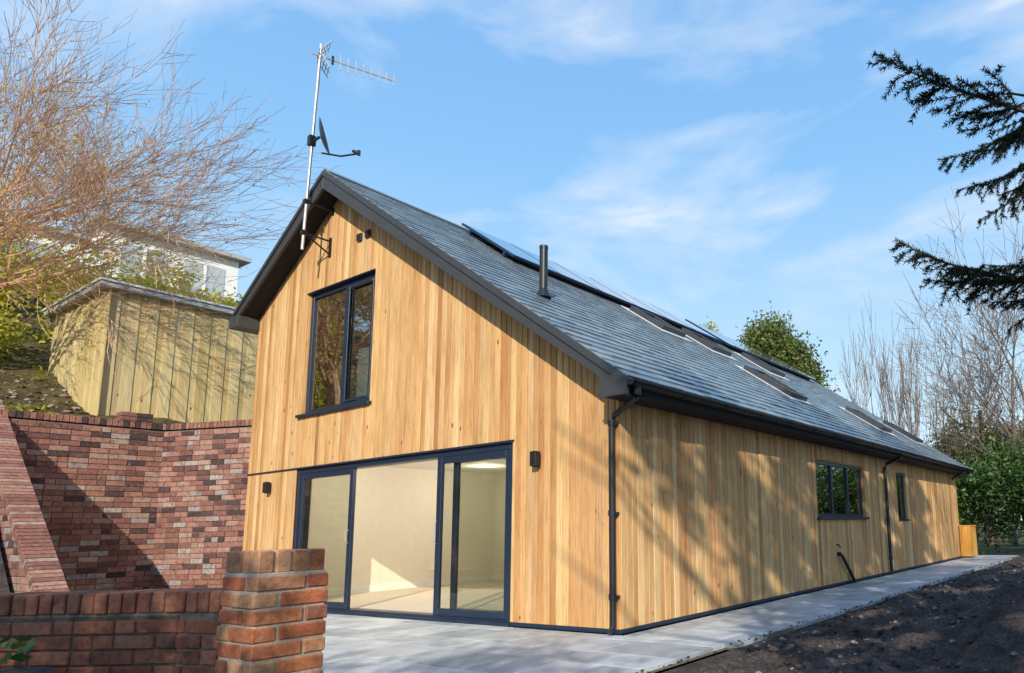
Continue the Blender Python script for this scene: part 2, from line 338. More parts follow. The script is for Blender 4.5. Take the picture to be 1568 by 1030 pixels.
g.box(-7.75,-6.49,.255,.27,.045,2.4,0); g.box(-7.75,-7.742,3.35,3.50,.36,.45,1)
g.build('living_room',[M_int,M_ceil,M_carpet],H)
me_,nt,b_=mat('downlight_glow'); M_glow=me_; b_.inputs['Emission Color'].default_value=(1,.9,.75,1); b_.inputs['Emission Strength'].default_value=6
g=MB()
for x in (-6.4,-3.0):
    for y in (1.3,3.6):
        g.tube([(x,y,2.392),(x,y,2.40)],.04,12)
        ld=bpy.data.lights.new('downlight','POINT'); ld.energy=26; ld.color=(1,.90,.74); ld.shadow_soft_size=.06
        lo=bpy.data.objects.new('downlight_lamp',ld); lo.location=(x,y,2.20); COL.objects.link(lo); lo.parent=H
g.build('downlights',[M_glow],H)
# roof
g=MB()
cs=1/math.sqrt(1+SL*SL); up=Vector((-cs,0,SL*cs)); nr=Vector((SL*cs,0,cs)); EX=.37; EZ=rz(EX)
slen=(EX-RX)/cs; Y0,Y1=-.31,LEN+.35
ncrs=34; ch=slen/ncrs
for i in range(ncrs):
    y=Y0-(.125 if i%2 else 0)
    base=Vector((EX,0,EZ))+up*(i*ch)
    while y<Y1:
        a=max(y,Y0); b_=min(y+.25,Y1)
        if b_-a>.02:
            a+=.002; b_-=.002
            j=U(.012,.020); k=.002
            p0=base+nr*j; p1=base+up*(ch+.01)+nr*k; q=base+nr*.0
            g.add([(p0.x,a,p0.z),(p0.x,b_,p0.z),(p1.x,b_,p1.z),(p1.x,a,p1.z),(q.x,a,q.z),(q.x,b_,q.z)],[(0,1,2,3),(0,4,5,1),(0,3,4),(1,5,2)],0,(R(),R(),R()))
        y+=.25
g.build('slates',[M_slate],H,fixn=False)
g=MB()
LX=-8.27; th=.12
g.prism([(EX,EZ-.002),(RX,RZ-.002),(RX,RZ-th),(EX-.02,EZ-th)],'y',Y0+.03,Y1-.02)
g.prism([(RX,RZ-.002),(LX,rz(LX)),(LX,rz(LX)-th),(RX,RZ-th)],'y',Y0+.03,Y1-.02)
y=Y0
while y<Y1:
    g.prism([(RX-.14,RZ-.085+.03),(RX,RZ+.045),(RX+.14,RZ-.085+.03),(RX+.12,RZ-.10+.03),(RX,RZ+.02),(RX-.12,RZ-.10+.03)],'y',y,min(y+.44,Y1),0); y+=.45
g.build('roof_deck',[M_slate],H)
g=MB(); bd=.25
for (a,b) in ((EX,RX),(LX,RX)):
    g.prism([(a,rz(a)+.0),(b,RZ),(b,RZ-bd*1.2),(a,rz(a)-bd*.8)],'y',Y0-.012,Y0+.028,0)
    g.prism([(a,rz(a)-.015),(b,RZ-.015),(b,RZ-.09),(a,rz(a)-.09)],'y',Y0-.034,Y0-.012,0)
    g.prism([(a,rz(a)-th-.06),(b,RZ-th-.06),(b,RZ-th-.08),(a,rz(a)-th-.08)],'y',Y0+.028,.0,1)
g.box(.0,EX-.015,Y0-.02,Y1-.02,2.42,2.44,1); g.box(EX-.04,EX-.015,Y0-.02,Y1-.02,2.44,EZ-.03,1)
g.prism([(.03,2.40),(.385,2.40),(.385,2.56),(.30,2.62),(.03,2.62)],'y',Y0-.036,Y0-.02,0)
g.prism([(LX+.0,rz(LX)-.02),(LX,rz(LX)-.22),(XL+.03,rz(LX)-.22),(XL+.03,rz(LX)-.02)],'y',Y0-.036,.1,0)
g.box(LX+.02,XL,.1,Y1-.1,rz(LX)-.22,rz(LX)-.2,0)
g.build('bargeboards_and_fascia',[M_fascia,M_back],H,bevel=.002)
g=MB()
def gutter(cx,cz,y0,y1,r=.058):
    n=9; prof=[(cx+r*math.cos(math.pi+math.pi*k/(n-1)),cz+r*math.sin(math.pi+math.pi*k/(n-1))) for k in range(n)]
    pin=[(cx+(r-.005)*math.cos(math.pi+math.pi*k/(n-1)),cz+(r-.005)*math.sin(math.pi+math.pi*k/(n-1))+.003) for k in range(n)][::-1]
    pr=prof+pin; m_=len(pr)
    for k in range(m_):
        a=pr[k]; b=pr[(k+1)%m_]; g.add([(a[0],y0,a[1]),(b[0],y0,b[1]),(b[0],y1,b[1]),(a[0],y1,a[1])],[(0,1,2,3)])
gx=EX+.05; gz=2.545
gutter(gx,gz,Y0-.02,Y1)
for y in np.arange(Y0,Y1,.9):
    n=9
    for k in range(n-1):
        a=math.pi+math.pi*k/(n-1); b=math.pi+math.pi*(k+1)/(n-1); r_=.066
        g.add([(gx+r_*math.cos(a),y,gz+r_*math.sin(a)),(gx+r_*math.cos(b),y,gz+r_*math.sin(b)),(gx+r_*math.cos(b),y+.04,gz+r_*math.sin(b)),(gx+r_*math.cos(a),y+.04,gz+r_*math.sin(a))],[(0,1,2,3)])
n=9; g.prism([(gx+.06*math.cos(math.pi+math.pi*k/(n-1)),gz+.06*math.sin(math.pi+math.pi*k/(n-1))) for k in range(n)],'y',Y0-.03,Y0-.02)
px,py=-.055,-.06
g.tube([(gx-.02,-.2,gz-.05),(gx-.02,-.2,gz-.14)],.042,12)
g.tube([(gx-.02,-.2,gz-.10),(gx-.04,-.19,gz-.16),(px+.06,py-.02,2.26),(px,py,2.20),(px,py,.09),(px+.0,py-.05,.02)],.034,12)
for z in (2.15,1.2,.35): g.tube([(px,py,z),(px,py,z+.06)],.042,12); g.box(px-.05,px+.05,py,.0,z+.01,z+.04)
y=8.78
g.tube([(gx,y,gz-.04),(gx,y,gz-.13),(.10,y,2.30),(.055,y,2.24),(.055,y,.06)],.034,10)
for z in (2.1,1.1,.3): g.tube([(.055,y,z),(.055,y,z+.06)],.042,10)
y=14.9
g.tube([(gx,y,gz-.04),(gx,y,gz-.13),(.10,y,2.30),(.055,y,2.24)],.034,8)
g.tube([(.04,5.98,.54),(.06,6.05,.50),(.06,6.6,.02)],.03,10); g.tube([(.0,5.98,.54),(.06,5.98,.54)],.035,10)
g.tube([(0,5.95,.70),(.05,5.95,.70),(.07,5.95,.64)],.012,8)
g.build('gutters_and_downpipes',[M_black],H)
def roofpt(x,y,h=0): return Vector((x,y,rz(x)))+nr*h
g=MB(); p=roofpt(-1.98,.82)
g.tube([p-Vector((0,0,.1)),p+Vector((0,0,.70))],.056,20); g.tube([p+Vector((0,0,.70)),p+Vector((0,0,.74))],.06,20); g.tube([p+Vector((0,0,.0)),p+Vector((0,0,.08)),p+Vector((0,0,.12))],[.11,.075,.058],20)
g.build('flue_pipe',[M_black],H)
g=MB()
def rbox(x0,x1,y0,y1,h0,h1,m=0):
    a=roofpt(x0,y0,h0); d=roofpt(x1,y0,h0)-a; g.obox(a,d,(0,y1-y0,0),nr*(h1-h0),m)
for (x0,x1,y0,y1) in ((-3.75,-2.95,4.9,5.68),(-3.60,-2.8,6.5,7.28),(-2.02,-1.0,6.42,7.2),(-3.6,-2.8,9.2,10.0),(-1.6,-.7,11.0,11.8),(-1.6,-.7,14,14.8)):
    w_=.07
    rbox(x0-.12,x1+.12,y0-.12,y1+.12,.016,.028,1)
    rbox(x0,x0+w_,y0,y1,.02,.12);rbox(x1-w_,x1,y0,y1,.02,.12);rbox(x0+w_,x1-w_,y0,y0+w_,.02,.12);rbox(x0+w_,x1-w_,y1-w_,y1,.02,.12)
    rbox(x0+w_,x1-w_,y0+w_,y1-w_,.07,.085,2)
g.build('roof_windows',[M_fascia,M_trim,M_pv],H,bevel=.003)
g=MB()
y=2.0
while y<14.8:
    rbox(-5.32,-3.95,y,y+1.10,.09,.13,0); rbox(-5.29,-3.98,y+.03,y+1.07,.13,.133,1)
    y+=1.12
    if abs(y-8.72)<.1: y+=.5
rbox(-5.1,-5.05,2.0,14.8,.02,.088); rbox(-4.2,-4.15,2.0,14.8,.02,.088)
g.build('solar_panels',[M_frame,M_pv],H,bevel=.002)
g=MB()
for x in (-5.04,-4.82):
    g.box(x-.055,x+.055,-.03,-.001,5.52,5.63)
    for k in range(4): g.box(x-.045,x+.045,-.04,-.03,5.535+k*.022,5.545+k*.022)
g.build('wall_vents',[M_fascia],H)
for x in (-1.19,-7.22):
    g=MB(); g.box(x-.045,x+.045,-.10,-.02,1.80,1.97); g.box(x-.03,x+.03,-.02,.004,1.84,1.93); g.tube([(x,-.06,1.79),(x,-.06,1.80)],.03,12); g.tube([(x,-.06,1.97),(x,-.06,1.975)],.03,12)
    g.build('wall_lamp',[M_black],bevel=.004)
g=MB()
for k in range(4): g.box(.02+k*.075,.09+k*.075,15.45,15.48,.05,.9,0,bcol())
for k in range(8): g.box(.31,.34,15.45+k*.09,15.53+k*.09,.05,.9,0,bcol())
g.box(.0,.36,15.44,16.2,.9,.93,0,bcol())
g.build('timber_storage_box',[M_yel])
# ------------------------------------------------------------------ antenna
A=empty('tv_antenna'); g=MB()
def mast(z): t=(z-5.45)/3.4; return Vector((-5.88+.17*t,-.42,z))
g.tube([mast(5.45),mast(8.86)],.022,10)
for z in (6.22,5.72):
    m0=mast(z)
    g.tube([m0,(m0.x,.0,z)],.015,6,1)
    if z<6: g.tube([m0,(m0.x,0,z-.22)],.013,6,1)
    g.box(m0.x-.03,m0.x+.03,-.012,.0,z-.26 if z<6 else z-.06,z+.06,1); g.box(m0.x-.04,m0.x+.04,m0.y-.04,m0.y+.03,z-.03,z+.03,1)
bdv=Vector((.36,.93,.0)).normalized(); b0=mast(8.66)
g.tube([b0-bdv*.12,b0+bdv*1.12],.012,6,0)
for k in range(8):
    p=b0+bdv*(.29+.115*k); h=.135-.005*k
    g.tube([p+Vector((0,0,-h)),p+Vector((0.001,0,h))],.011,5,0)
sx=bdv.cross(Vector((0,0,1)))
for sgn in (-1,1):
    for k in range(5):
        p=b0+bdv*(.035*k-.02)+Vector((0,0,sgn*(.04+.045*k)))
        g.tube([p-sx*.15,p+sx*.15],.0065,5,0)
    for s2 in (-.15,0,.15): g.tube([b0+sx*s2+Vector((0,0,sgn*.03)),b0+sx*s2+Vector((0,0,sgn*.24))+bdv*.14],.008,5,0)
g.tube([b0+bdv*.18+Vector((0,0,-.07)),b0+bdv*.18+Vector((0.001,0,.07))],.02,6,1)
g.tube([mast(8.55)+Vector((.02,0,0)),mast(8.2)+Vector((.03,.01,0)),mast(7.4)+Vector((.025,0,0)),mast(6.3)+Vector((.03,0,0))],.005,5,1)
g.build('aerial',[M_metal,M_black],A)
D=empty('satellite_dish'); g=MB()
dn=Vector((.62,.76,.25)).normalized(); dc=mast(7.28)+Vector((.12,.06,0))
e1=dn.cross(Vector((0,0,1))).normalized(); e2=e1.cross(dn)
if e2.z<0: e2=-e2
rings=7; seg=24; vs=[dc]
for i in range(1,rings+1):
    rr=i/rings
    for k in range(seg):
        t=2*math.pi*k/seg; vs.append(dc+e1*.24*rr*math.cos(t)+e2*.30*rr*math.sin(t)+dn*.06*rr*rr)
fs=[(0,1+k,1+(k+1)%seg) for k in range(seg)]
for i in range(rings-1):
    for k in range(seg): fs.append((1+i*seg+k,1+(i+1)*seg+k,1+(i+1)*seg+(k+1)%seg,1+i*seg+(k+1)%seg))
g.add(vs,fs,0)
arm=dc-e2*.27+dn*.04
tip=arm+dn*.46+Vector((0,0,-.06))
g.tube([arm-dn*.08,arm+dn*.2+Vector((0,0,-.08)),tip],.014,6,1); g.tube([tip,tip+(dc-tip).normalized()*.10],[.035,.022],10,1); g.tube([tip+Vector((0,0,-.03)),tip+Vector((0,0,.05))],.025,8,1)
g.tube([mast(7.2),dc-dn*.01],.02,8,1); g.box(mast(7.2).x-.05,mast(7.2).x+.04,-.47,-.38,7.14,7.30,1)
g.build('dish_and_arm',[M_dish,M_black],D)
# ------------------------------------------------------------------ paving
g=MB()
def pave(x0,x1,y0,y1):
    y=y0
    while y<y1-.02:
        h=random.choice((.45,.6,.6)); ye=min(y+h,y1)
        x=x0-U(0,.4)
        while x<x1-.01:
            w_=random.choice((.6,.9,.75,.45)); a=max(x,x0); b=min(x+w_,x1)
            if b-a>.04: g.box(a+.005,b-.005,y+.005,ye-.005,-.04,U(-.002,.001),0,(R(),R(),R()))
            x+=w_
        y=ye
pave(-7.9,1.27,-3.7,-.03); pave(.05,1.38,-.03,17.2)
g.box(-7.9,1.26,-3.7,-.02,-.06,-.008,1); g.box(.03,1.37,-.02,17.2,-.06,-.008,1)
g.build('patio_paving',[M_pave,M_mortar2],bevel=.003)
# ------------------------------------------------------------------ ground
def vnoise(x,y,seed,sc):
    r_=np.random.default_rng(seed); T=r_.uniform(-1,1,(64,64)); X=x*sc; Y=y*sc
    xi=np.floor(X).astype(int); yi=np.floor(Y).astype(int); fx=X-xi; fy=Y-yi; fx=fx*fx*(3-2*fx); fy=fy*fy*(3-2*fy)
    g_=lambda a,b:T[a%64,b%64]
    return (g_(xi,yi)*(1-fx)+g_(xi+1,yi)*fx)*(1-fy)+(g_(xi,yi+1)*(1-fx)+g_(xi+1,yi+1)*fx)*fy
def grid(name,xs,ys,zf,mats,smooth=True):
    X,Y=np.meshgrid(xs,ys,indexing='ij'); Z=zf(X,Y); V=np.stack([X,Y,Z],-1).reshape(-1,3)
    nx,ny=len(xs),len(ys); I=np.arange(nx*ny).reshape(nx,ny)
    Fq=np.stack([I[:-1,:-1],I[1:,:-1],I[1:,1:],I[:-1,1:]],-1).reshape(-1,4)
    me=bpy.data.meshes.new(name); me.from_pydata(V.tolist(),[],Fq.tolist()); me.polygons.foreach_set('use_smooth',np.full(len(Fq),smooth))
    for m_ in mats: me.materials.append(m_)
    ob=bpy.data.objects.new(name,me); COL.objects.link(ob); return ob
grid('ground',np.linspace(-900,900,25),np.linspace(-900,900,25),lambda x,y:x*0-.10,[M_far])
def dirt(x,y):
    e=np.clip((x-1.36)/.5,0,1)
    z=-.05+e*.05+np.clip(x-2.2,0,3.5)*.11+e*(.07*vnoise(x,y,1,1.1)+.055*vnoise(x,y,2,3.1)+.04*vnoise(x,y,3,8)+.028*vnoise(x,y,4,17))
    z+=.46*np.exp(-(((x-3.95)/.7)**2+((y-.9)/.9)**2))
    z+=.5*np.clip((y-15)/6,0,1)*np.clip((x-.8)/1.5,0,1)
    z+=e*.04*np.abs(vnoise(x,y,6,5))
    return z
grid('dirt_ground',np.arange(1.34,16,.06),np.concatenate([np.arange(-9,8,.06),np.arange(8,34,.2)]),dirt,[M_soil])
g=MB()
def rock(c,s_,m_):
    vs=[]
    for a,b,d in ((1,0,0),(-1,0,0),(0,1,0),(0,-1,0),(0,0,1),(0,0,-1),(.6,.6,.5),(-.6,.6,.5),(.6,-.6,.5),(-.6,-.6,.5)):
        vs.append(c+Vector((U(.7,1.2)*a,U(.7,1.2)*b,U(.5,.9)*d))*s_)
    g.add(vs,[(0,6,8),(0,2,6),(6,2,4),(2,7,4),(2,1,7),(7,1,9),(7,9,4),(1,3,9),(9,3,8),(9,8,4),(8,3,0),(6,4,8),(2,0,5),(1,2,5),(3,1,5),(0,3,5)],m_,(R(),R(),R()))
for i in range(2600):
    x=1.45+abs(random.gauss(0,1.7)); y=U(-3,16); s_=U(.008,.032)*(1 if R()<.93 else 1.9)
    z=float(dirt(np.array([x]),np.array([y]))[0]); rock(Vector((x,y,z+s_*.2)),s_,0 if R()<.25 else 1)
for i in range(260):
    x=1.34+U(-.03,.08); y=U(-3,16); s_=U(.006,.02); rock(Vector((x,y,.0)),s_,1)
g.build('stones',[M_stone,M_soil])
def hill(x,y):
    d=np.clip(-9.7-x,0,60)
    z=3.02+.42*np.minimum(d,26)+.1*np.clip(d-26,0,40)+.25*vnoise(x,y,11,.3)*np.clip(d,0,1)+.10*vnoise(x,y,12,1.1)*np.clip(d*2,.2,1)+.05*vnoise(x,y,13,4)
    return z
grid('hillside',np.concatenate([np.arange(-70,-16,1.0),np.arange(-16,-9.6,.12)]),np.concatenate([np.arange(-50,-6,1.0),np.arange(-6,3,.12),np.arange(3,70,1.5)]),hill,[M_hill])
def hz(x,y): return float(hill(np.array([x*1.]),np.array([y*1.]))[0])
g=MB()
for i in range(800):
    x=-9.9-abs(random.gauss(0,2.0)); y=U(-6,-1.5); s_=U(.012,.05)*(1 if R()<.88 else 1.8); rock(Vector((x,y,hz(x,y)+s_*.2)),s_,0 if R()<.4 else 1)
g.build('rubble',[M_rubble,M_hill])
g=MB(); g.prism([(-9.62,-.45),(-8.02,.2),(-8.02,16),(-9.62,16)],'z',0,3.04); g.build('raised_bank',[M_hill])
def bank(x,y):
    t=np.clip((-6.1-x)/3.5,0,1.05); z=.40+t*2.45
    z=np.where(x>-6.1,.40+0*x,z)
    f=np.clip((x+1.5)/2.2,0,1); z=z*(1-f)+(.52)*f
    g_=np.clip((x-.45)/.5,0,1); z=z*(1-g_)-.06*g_
    return z+.035*vnoise(x,y,21,1.5)+.025*vnoise(x,y,22,5)
grid('earth_bank',np.arange(-9.8,1.6,.1),np.arange(-14,-4.45,.1),bank,[M_soil])
def bank2(x,y):
    t=np.clip((-6.3-x)/3.4,0,1.0); return -.08+t*2.85+.06*vnoise(x,y,23,2)
grid('planting_bank',np.arange(-9.75,-5.2,.1),np.arange(-5.2,-2.96,.08),bank2,[M_soil])
# ------------------------------------------------------------------ brickwork
def brickrun(g,o,du,length,z0,z1f,dn_,cr=.075,bl=.225,mort=.010,th=.1,head=.15):
    o=Vector(o);du=Vector(du).normalized();dn_=Vector(dn_).normalized(); z=z0; i=0
    while True:
        u_=-(bl/2 if i%2 else 0); any_=False
        while u_<length:
            w_=bl if R()>head else bl/2
            a=max(u_,0); b=min(u_+w_-mort,length)
            if b-a>.02:
                zt=z1f((a+b)/2)
                if z+cr*.6<zt:
                    any_=True; hh=min(cr-mort,zt-z); j=U(-.005,.005)
                    g.obox(o+du*a+dn_*(-th+j)+Vector((0,0,z+U(-.0015,.0015))),du*(b-a),dn_*th,(0,0,hh),0,(R(),R(),R()))
            u_+=w_
        z+=cr; i+=1
        if not any_ or z>8: break
CR=.087; BL=.25
g=MB()
brickrun(g,(-9.60,-6,0),(0,1,0),5.40,0,lambda u_:2.98,(1,0,0),CR,BL)
ra=Vector((-9.62,-.67,0)); rb=Vector((-8.01,.03,0)); rd=(rb-ra); rl=rd.length; rd.normalize(); rn=Vector((rd.y,-rd.x,0))
brickrun(g,ra,rd,rl,0,lambda u_:2.98,rn,CR,BL)
g.box(-9.80,-9.615,-6,-.6,0,2.97,1); g.obox(ra-rn*.22-rd*.1,rd*(rl+.1),rn*.205,(0,0,2.965),1)
y=-6
while y<-.68: g.box(-9.82,-9.585,y,y+.067,2.985,3.09,0,(U(0,.6),R(),R())); y+=.077
s_=0
while s_<rl-.05: g.obox(ra+rd*s_-rn*.215+Vector((0,0,2.985)),rd*.067,rn*.235,(0,0,.105),0,(U(0,.6),R(),R())); s_+=.077
for r_ in range(2):
    for q in range(2): g.box(-9.82,-9.585,-1.28+q*.225,-1.065+q*.225,3.10+r_*.075,3.165+r_*.075,0,(U(0,.6),R(),R()))
g.box(-9.81,-9.60,-1.27,-.85,3.09,3.235,1)
g.build('brick_retaining_wall',[M_brick2,M_mortar2],bevel=.003)
g=MB(); wy=-2.90
def wt(x): return .42+(-6.2-x)*.735
x0=-9.58
brickrun(g,(x0,wy,0),(1,0,0),3.4,0,lambda u_:wt(x0+u_)-.06,(0,-1,0),CR,BL)
brickrun(g,(x0,wy+.22,0),(1,0,0),3.4,0,lambda u_:wt(x0+u_)-.06,(0,1,0),CR,BL)
g.prism([(x0,0),(-6.2,0),(-6.2,wt(-6.2)-.05),(x0,wt(x0)-.05)],'y',wy+.01,wy+.21,1)
dv=Vector((1,0,-.735)).normalized(); nv=Vector((.735,0,1)).normalized(); s_=0; o=Vector((x0-.45,wy-.03,wt(x0-.45)-.04))
while s_<4.8:
    g.obox(o+dv*s_,dv*(.062),(0,.30,0),nv*.105,0,(U(.22,.9),R(),R())); s_+=.077
g.obox(o+nv*.005+Vector((0,.005,0)),dv*4.8,(0,.29,0),nv*.085,1)
g.build('brick_wing_wall',[M_brick2,M_mortar2],bevel=.003)
g=MB()
P=[Vector((.95,-3.92,0)),Vector((.47,-4.06,0)),Vector((-2.4,-5.60,0))]
for a,b in zip(P,P[1:]):
    d=(b-a); ln=d.length; d.normalize(); nn=Vector((-d.y,d.x,0))
    if nn.y>0: nn=-nn
    brickrun(g,a,d,ln,0.0,lambda u_:.70,nn,.075); brickrun(g,a-nn*.215,d,ln,0.0,lambda u_:.70,-nn,.075)
    g.obox(a-nn*.205,d*ln,nn*.195,(0,0,.69),1); g.obox(a-nn*.20,d*ln,nn*.19,(0,0,.785),1)
    s_=0
    while s_<ln-.03:
        g.obox(a+d*s_-nn*(.215)+Vector((0,0,.70+U(-.003,.003))),d*.065,nn*(.22+U(-.005,.005)),(0,0,.103),0,(U(0,1),R(),R())); s_+=.076
g.build('low_garden_wall',[M_brick3,M_mortar2],bevel=.005)
g=MB(); X0,Yp=.930,-4.07; W=.3275
g.box(X0+.008,X0+W-.008,Yp+.008,Yp+W-.008,0,.90,1); g.box(X0+.02,X0+W-.02,Yp+.02,Yp+W-.02,.90,.995,1)
for i in range(12):
    z=-.005+i*.075; h=.064
    a,b=.215,.1025
    def bx(x,y,w_,d_):
        j=U(-.003,.003); g.box(X0+x+j,X0+x+w_+j,Yp+y+j,Yp+y+d_+j,z+U(-.0015,.0015),z+h,0,(R(),R(),R()))
    if i%2: bx(0,0,a,b);bx(a+.01,0,b,a);bx(b+.01,a+.01,a,b);bx(0,b+.01,b,a)
    else: bx(b+.01,0,a,b);bx(0,0,b,a);bx(0,a+.01,a,b);bx(a+.01,b+.01,b,a)
for k in range(2):
    for q in range(4):
        x=X0+.012+k*.158; y=Yp+.010+q*.0775
        g.box(x,x+.148,y,y+.067,.897,1.0+U(-.002,.002),0,(R()*.85,R(),R()))
g.build('brick_pier',[M_brick,M_mortar],bevel=.006)
# ------------------------------------------------------------------ shed
Sh=empty('wooden_shed'); g=MB()
y=-1.44; k=0
while y<3.0:
    g.box(-10.2,-10.2+(.018 if k%2 else .034),y,y+.17,3.0,5.45,0,bcol()); y+=.14; k+=1
x=-12.8; k=0
while x<-10.24:
    g.box(x,x+.17,-1.44-(.018 if k%2 else .034),-1.44,3.0,5.45,0,bcol()); x+=.15; k+=1
g.box(-12.78,-10.21,-1.43,3.0,2.8,5.44,0,bcol())
g.build('shed_walls',[M_shed],Sh)
g=MB(); g.box(-12.95,-10.04,-1.60,3.1,5.45,5.54,0); g.box(-12.98,-10.01,-1.63,3.1,5.54,5.58,1)
g.build('shed_roof',[M_lead,M_trim],Sh,bevel=.004)
# ------------------------------------------------------------------ white house on the hill
Wh=empty('white_house'); g=MB()
g.box(-42,-32.7,4.5,9.9,9,15.0,0); g.box(-42.4,-32.3,4.1,10.3,15.0,15.22,1)
g.box(-42,-32.7,-3,4.5,9,14.0,0); g.box(-42.2,-32.4,-3.3,4.1,14.0,14.18,1)
for y in (5.2,7.6): g.box(-32.72,-32.66,y,y+1.7,12.4,14.4,2); g.box(-32.66,-32.62,y+.8,y+.9,12.4,14.4,0)
for y in (-2,1): g.box(-32.72,-32.66,y,y+2,11.5,13.4,2)
g.build('house_body',[M_render,M_lead,M_glass],Wh)
# ------------------------------------------------------------------ trees
def rv(): return Vector((random.gauss(0,1),random.gauss(0,1),random.gauss(0,1)))
def grow(g,p,d,ln,r,lvl,maxl,tips,up=.08,spread=.6,kids=(3,5),wig=.12,keep=.72,rmin=.0028):
    pts=[p.copy()]; rad=[r]; d=d.normalized(); n=5 if lvl<maxl else 4; q=p.copy(); dd=d.copy(); dirs=[dd.copy()]
    for i in range(n):
        dd=(dd+rv()*wig+Vector((0,0,up))); dd.normalize(); q=q+dd*(ln/n); pts.append(q.copy()); rad.append(max(rmin*.7,r*(1-.62*(i+1)/n))); dirs.append(dd.copy())
    g.tube(pts,rad,8 if r>.05 else (5 if r>.02 else 3),0,(R(),R(),R()),cap=False)
    tips.append(q.copy())
    if lvl>=maxl: return
    for j in range(random.randint(*kids)):
        t=U(.28,1.0); idx=min(n,max(1,int(t*n+.5))); a=rv(); a-=dirs[idx]*a.dot(dirs[idx]); a.normalize()
        nd=(dirs[idx]*U(.7,1.1)+a*spread*U(.6,1.3))
        grow(g,pts[idx],nd,ln*U(.5,.85)*keep/.72,max(rmin,rad[idx]*U(.45,.7)),lvl+1,maxl,tips,up,spread,kids,wig,keep,rmin)
    grow(g,pts[-1],dirs[-1],ln*.7,max(rmin,rad[-1]*.9),lvl+1,maxl,tips,up,spread,kids,wig,keep,rmin)
T=empty('bare_tree'); g=MB(); tips=[]
b0=Vector((-12.4,-3.7,hz(-12.4,-3.7)-.2))
g.tube([b0,b0+Vector((.05,.1,.9)),b0+Vector((.15,.3,1.7))],[.19,.15,.13],10,0,cap=False)
c0=b0+Vector((.15,.3,1.6))
for d,ln,r in (((.9,.75,.55),2.5,.055),((.6,.75,1.0),2.6,.06),((.25,.7,1.4),2.6,.06),((.9,.2,1.1),2.5,.055),((.2,.1,1.7),2.8,.06),((1.0,.9,.15),2.1,.04),((-.5,.8,1.2),2.4,.05),((.5,-.6,1.1),2.2,.05),((.75,.55,.8),2.6,.05),((.5,1.0,.5),2.3,.04),((.4,.4,1.2),2.8,.05),((.9,.5,-.05),1.9,.035),((.1,.9,.9),2.4,.05),((.85,.6,.3),2.4,.045)):
    grow(g,c0+rv()*.08+Vector((0,0,U(-.5,.3))),Vector(d),ln,r,0,4,tips,up=.03,spread=.55,kids=(3,4),wig=.10,keep=.66,rmin=.0048)
g.build('trunk_and_branches',[M_bark_o],T,fixn=False)
tp=np.array([list(t) for t in random.sample(tips,min(900,len(tips)))]); tp=tp[(tp[:,0]<-9.5)&(tp[:,2]<9)]
tp=np.repeat(tp,5,0)+rng.normal(size=(len(tp)*5,3))*.14
v=rng.uniform(.2,1,len(tp)); quads('buds',leaves(tp,.06),np.stack([v,v,v],1),[M_leafy],T)
def bush(name,specs,size,n,m,trunk=None,asp=.55,lo=0.,sd=.17):
    V=[];C=[]
    for c,r_ in specs:
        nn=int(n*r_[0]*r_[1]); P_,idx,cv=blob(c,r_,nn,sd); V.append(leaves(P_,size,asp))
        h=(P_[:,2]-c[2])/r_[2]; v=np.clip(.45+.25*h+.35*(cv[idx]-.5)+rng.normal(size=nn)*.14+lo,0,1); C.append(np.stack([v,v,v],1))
    e=empty(name); quads('foliage',np.concatenate(V),np.concatenate(C),[m],e)
    if trunk:
        g=MB()
        for (p,h,r_) in trunk:
            g.tube([p,Vector(p)+Vector((.05,.05,h*.5)),Vector(p)+Vector((.0,.1,h))],[r_,r_*.7,r_*.4],8,0)
            for k in range(9):
                a=U(0,6.28); z=U(.3,.9)*h; q=Vector(p)+Vector((0,0,z)); ll=h*.28
                g.tube([q,q+Vector((math.cos(a)*ll*.6,math.sin(a)*ll*.6,ll*.35)),q+Vector((math.cos(a)*ll,math.sin(a)*ll,ll*.8))],[r_*.35,r_*.2,r_*.08],5,0)
        g.build('trunk',[M_bark_d],e,fixn=False)
    return e
def hb(x,y,h,r): z=hz(x,y); return ((x,y,z+h),r)
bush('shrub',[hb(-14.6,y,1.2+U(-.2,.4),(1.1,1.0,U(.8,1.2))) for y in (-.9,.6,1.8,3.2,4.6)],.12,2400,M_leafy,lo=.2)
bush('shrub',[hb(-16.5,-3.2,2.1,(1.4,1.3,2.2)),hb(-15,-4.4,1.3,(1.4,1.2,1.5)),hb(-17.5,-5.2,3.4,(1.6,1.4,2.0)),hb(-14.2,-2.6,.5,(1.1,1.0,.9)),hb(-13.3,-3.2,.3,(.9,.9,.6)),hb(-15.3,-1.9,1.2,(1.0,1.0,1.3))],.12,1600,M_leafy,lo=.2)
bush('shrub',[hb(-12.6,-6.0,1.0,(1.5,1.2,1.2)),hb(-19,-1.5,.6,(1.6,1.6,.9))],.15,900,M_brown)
for (x,y,h) in ((-22,-9,6),(-25,-14,7),(-19,-13,6),(-17,-18,7),(-28,-20,8)):
    bush('broadleaf_tree',[hb(x,y,h*.62,(h*.32,h*.32,h*.42))],.3,900,M_leafy,[((x,y,hz(x,y)-.2),h*.8,.2)],lo=.25)
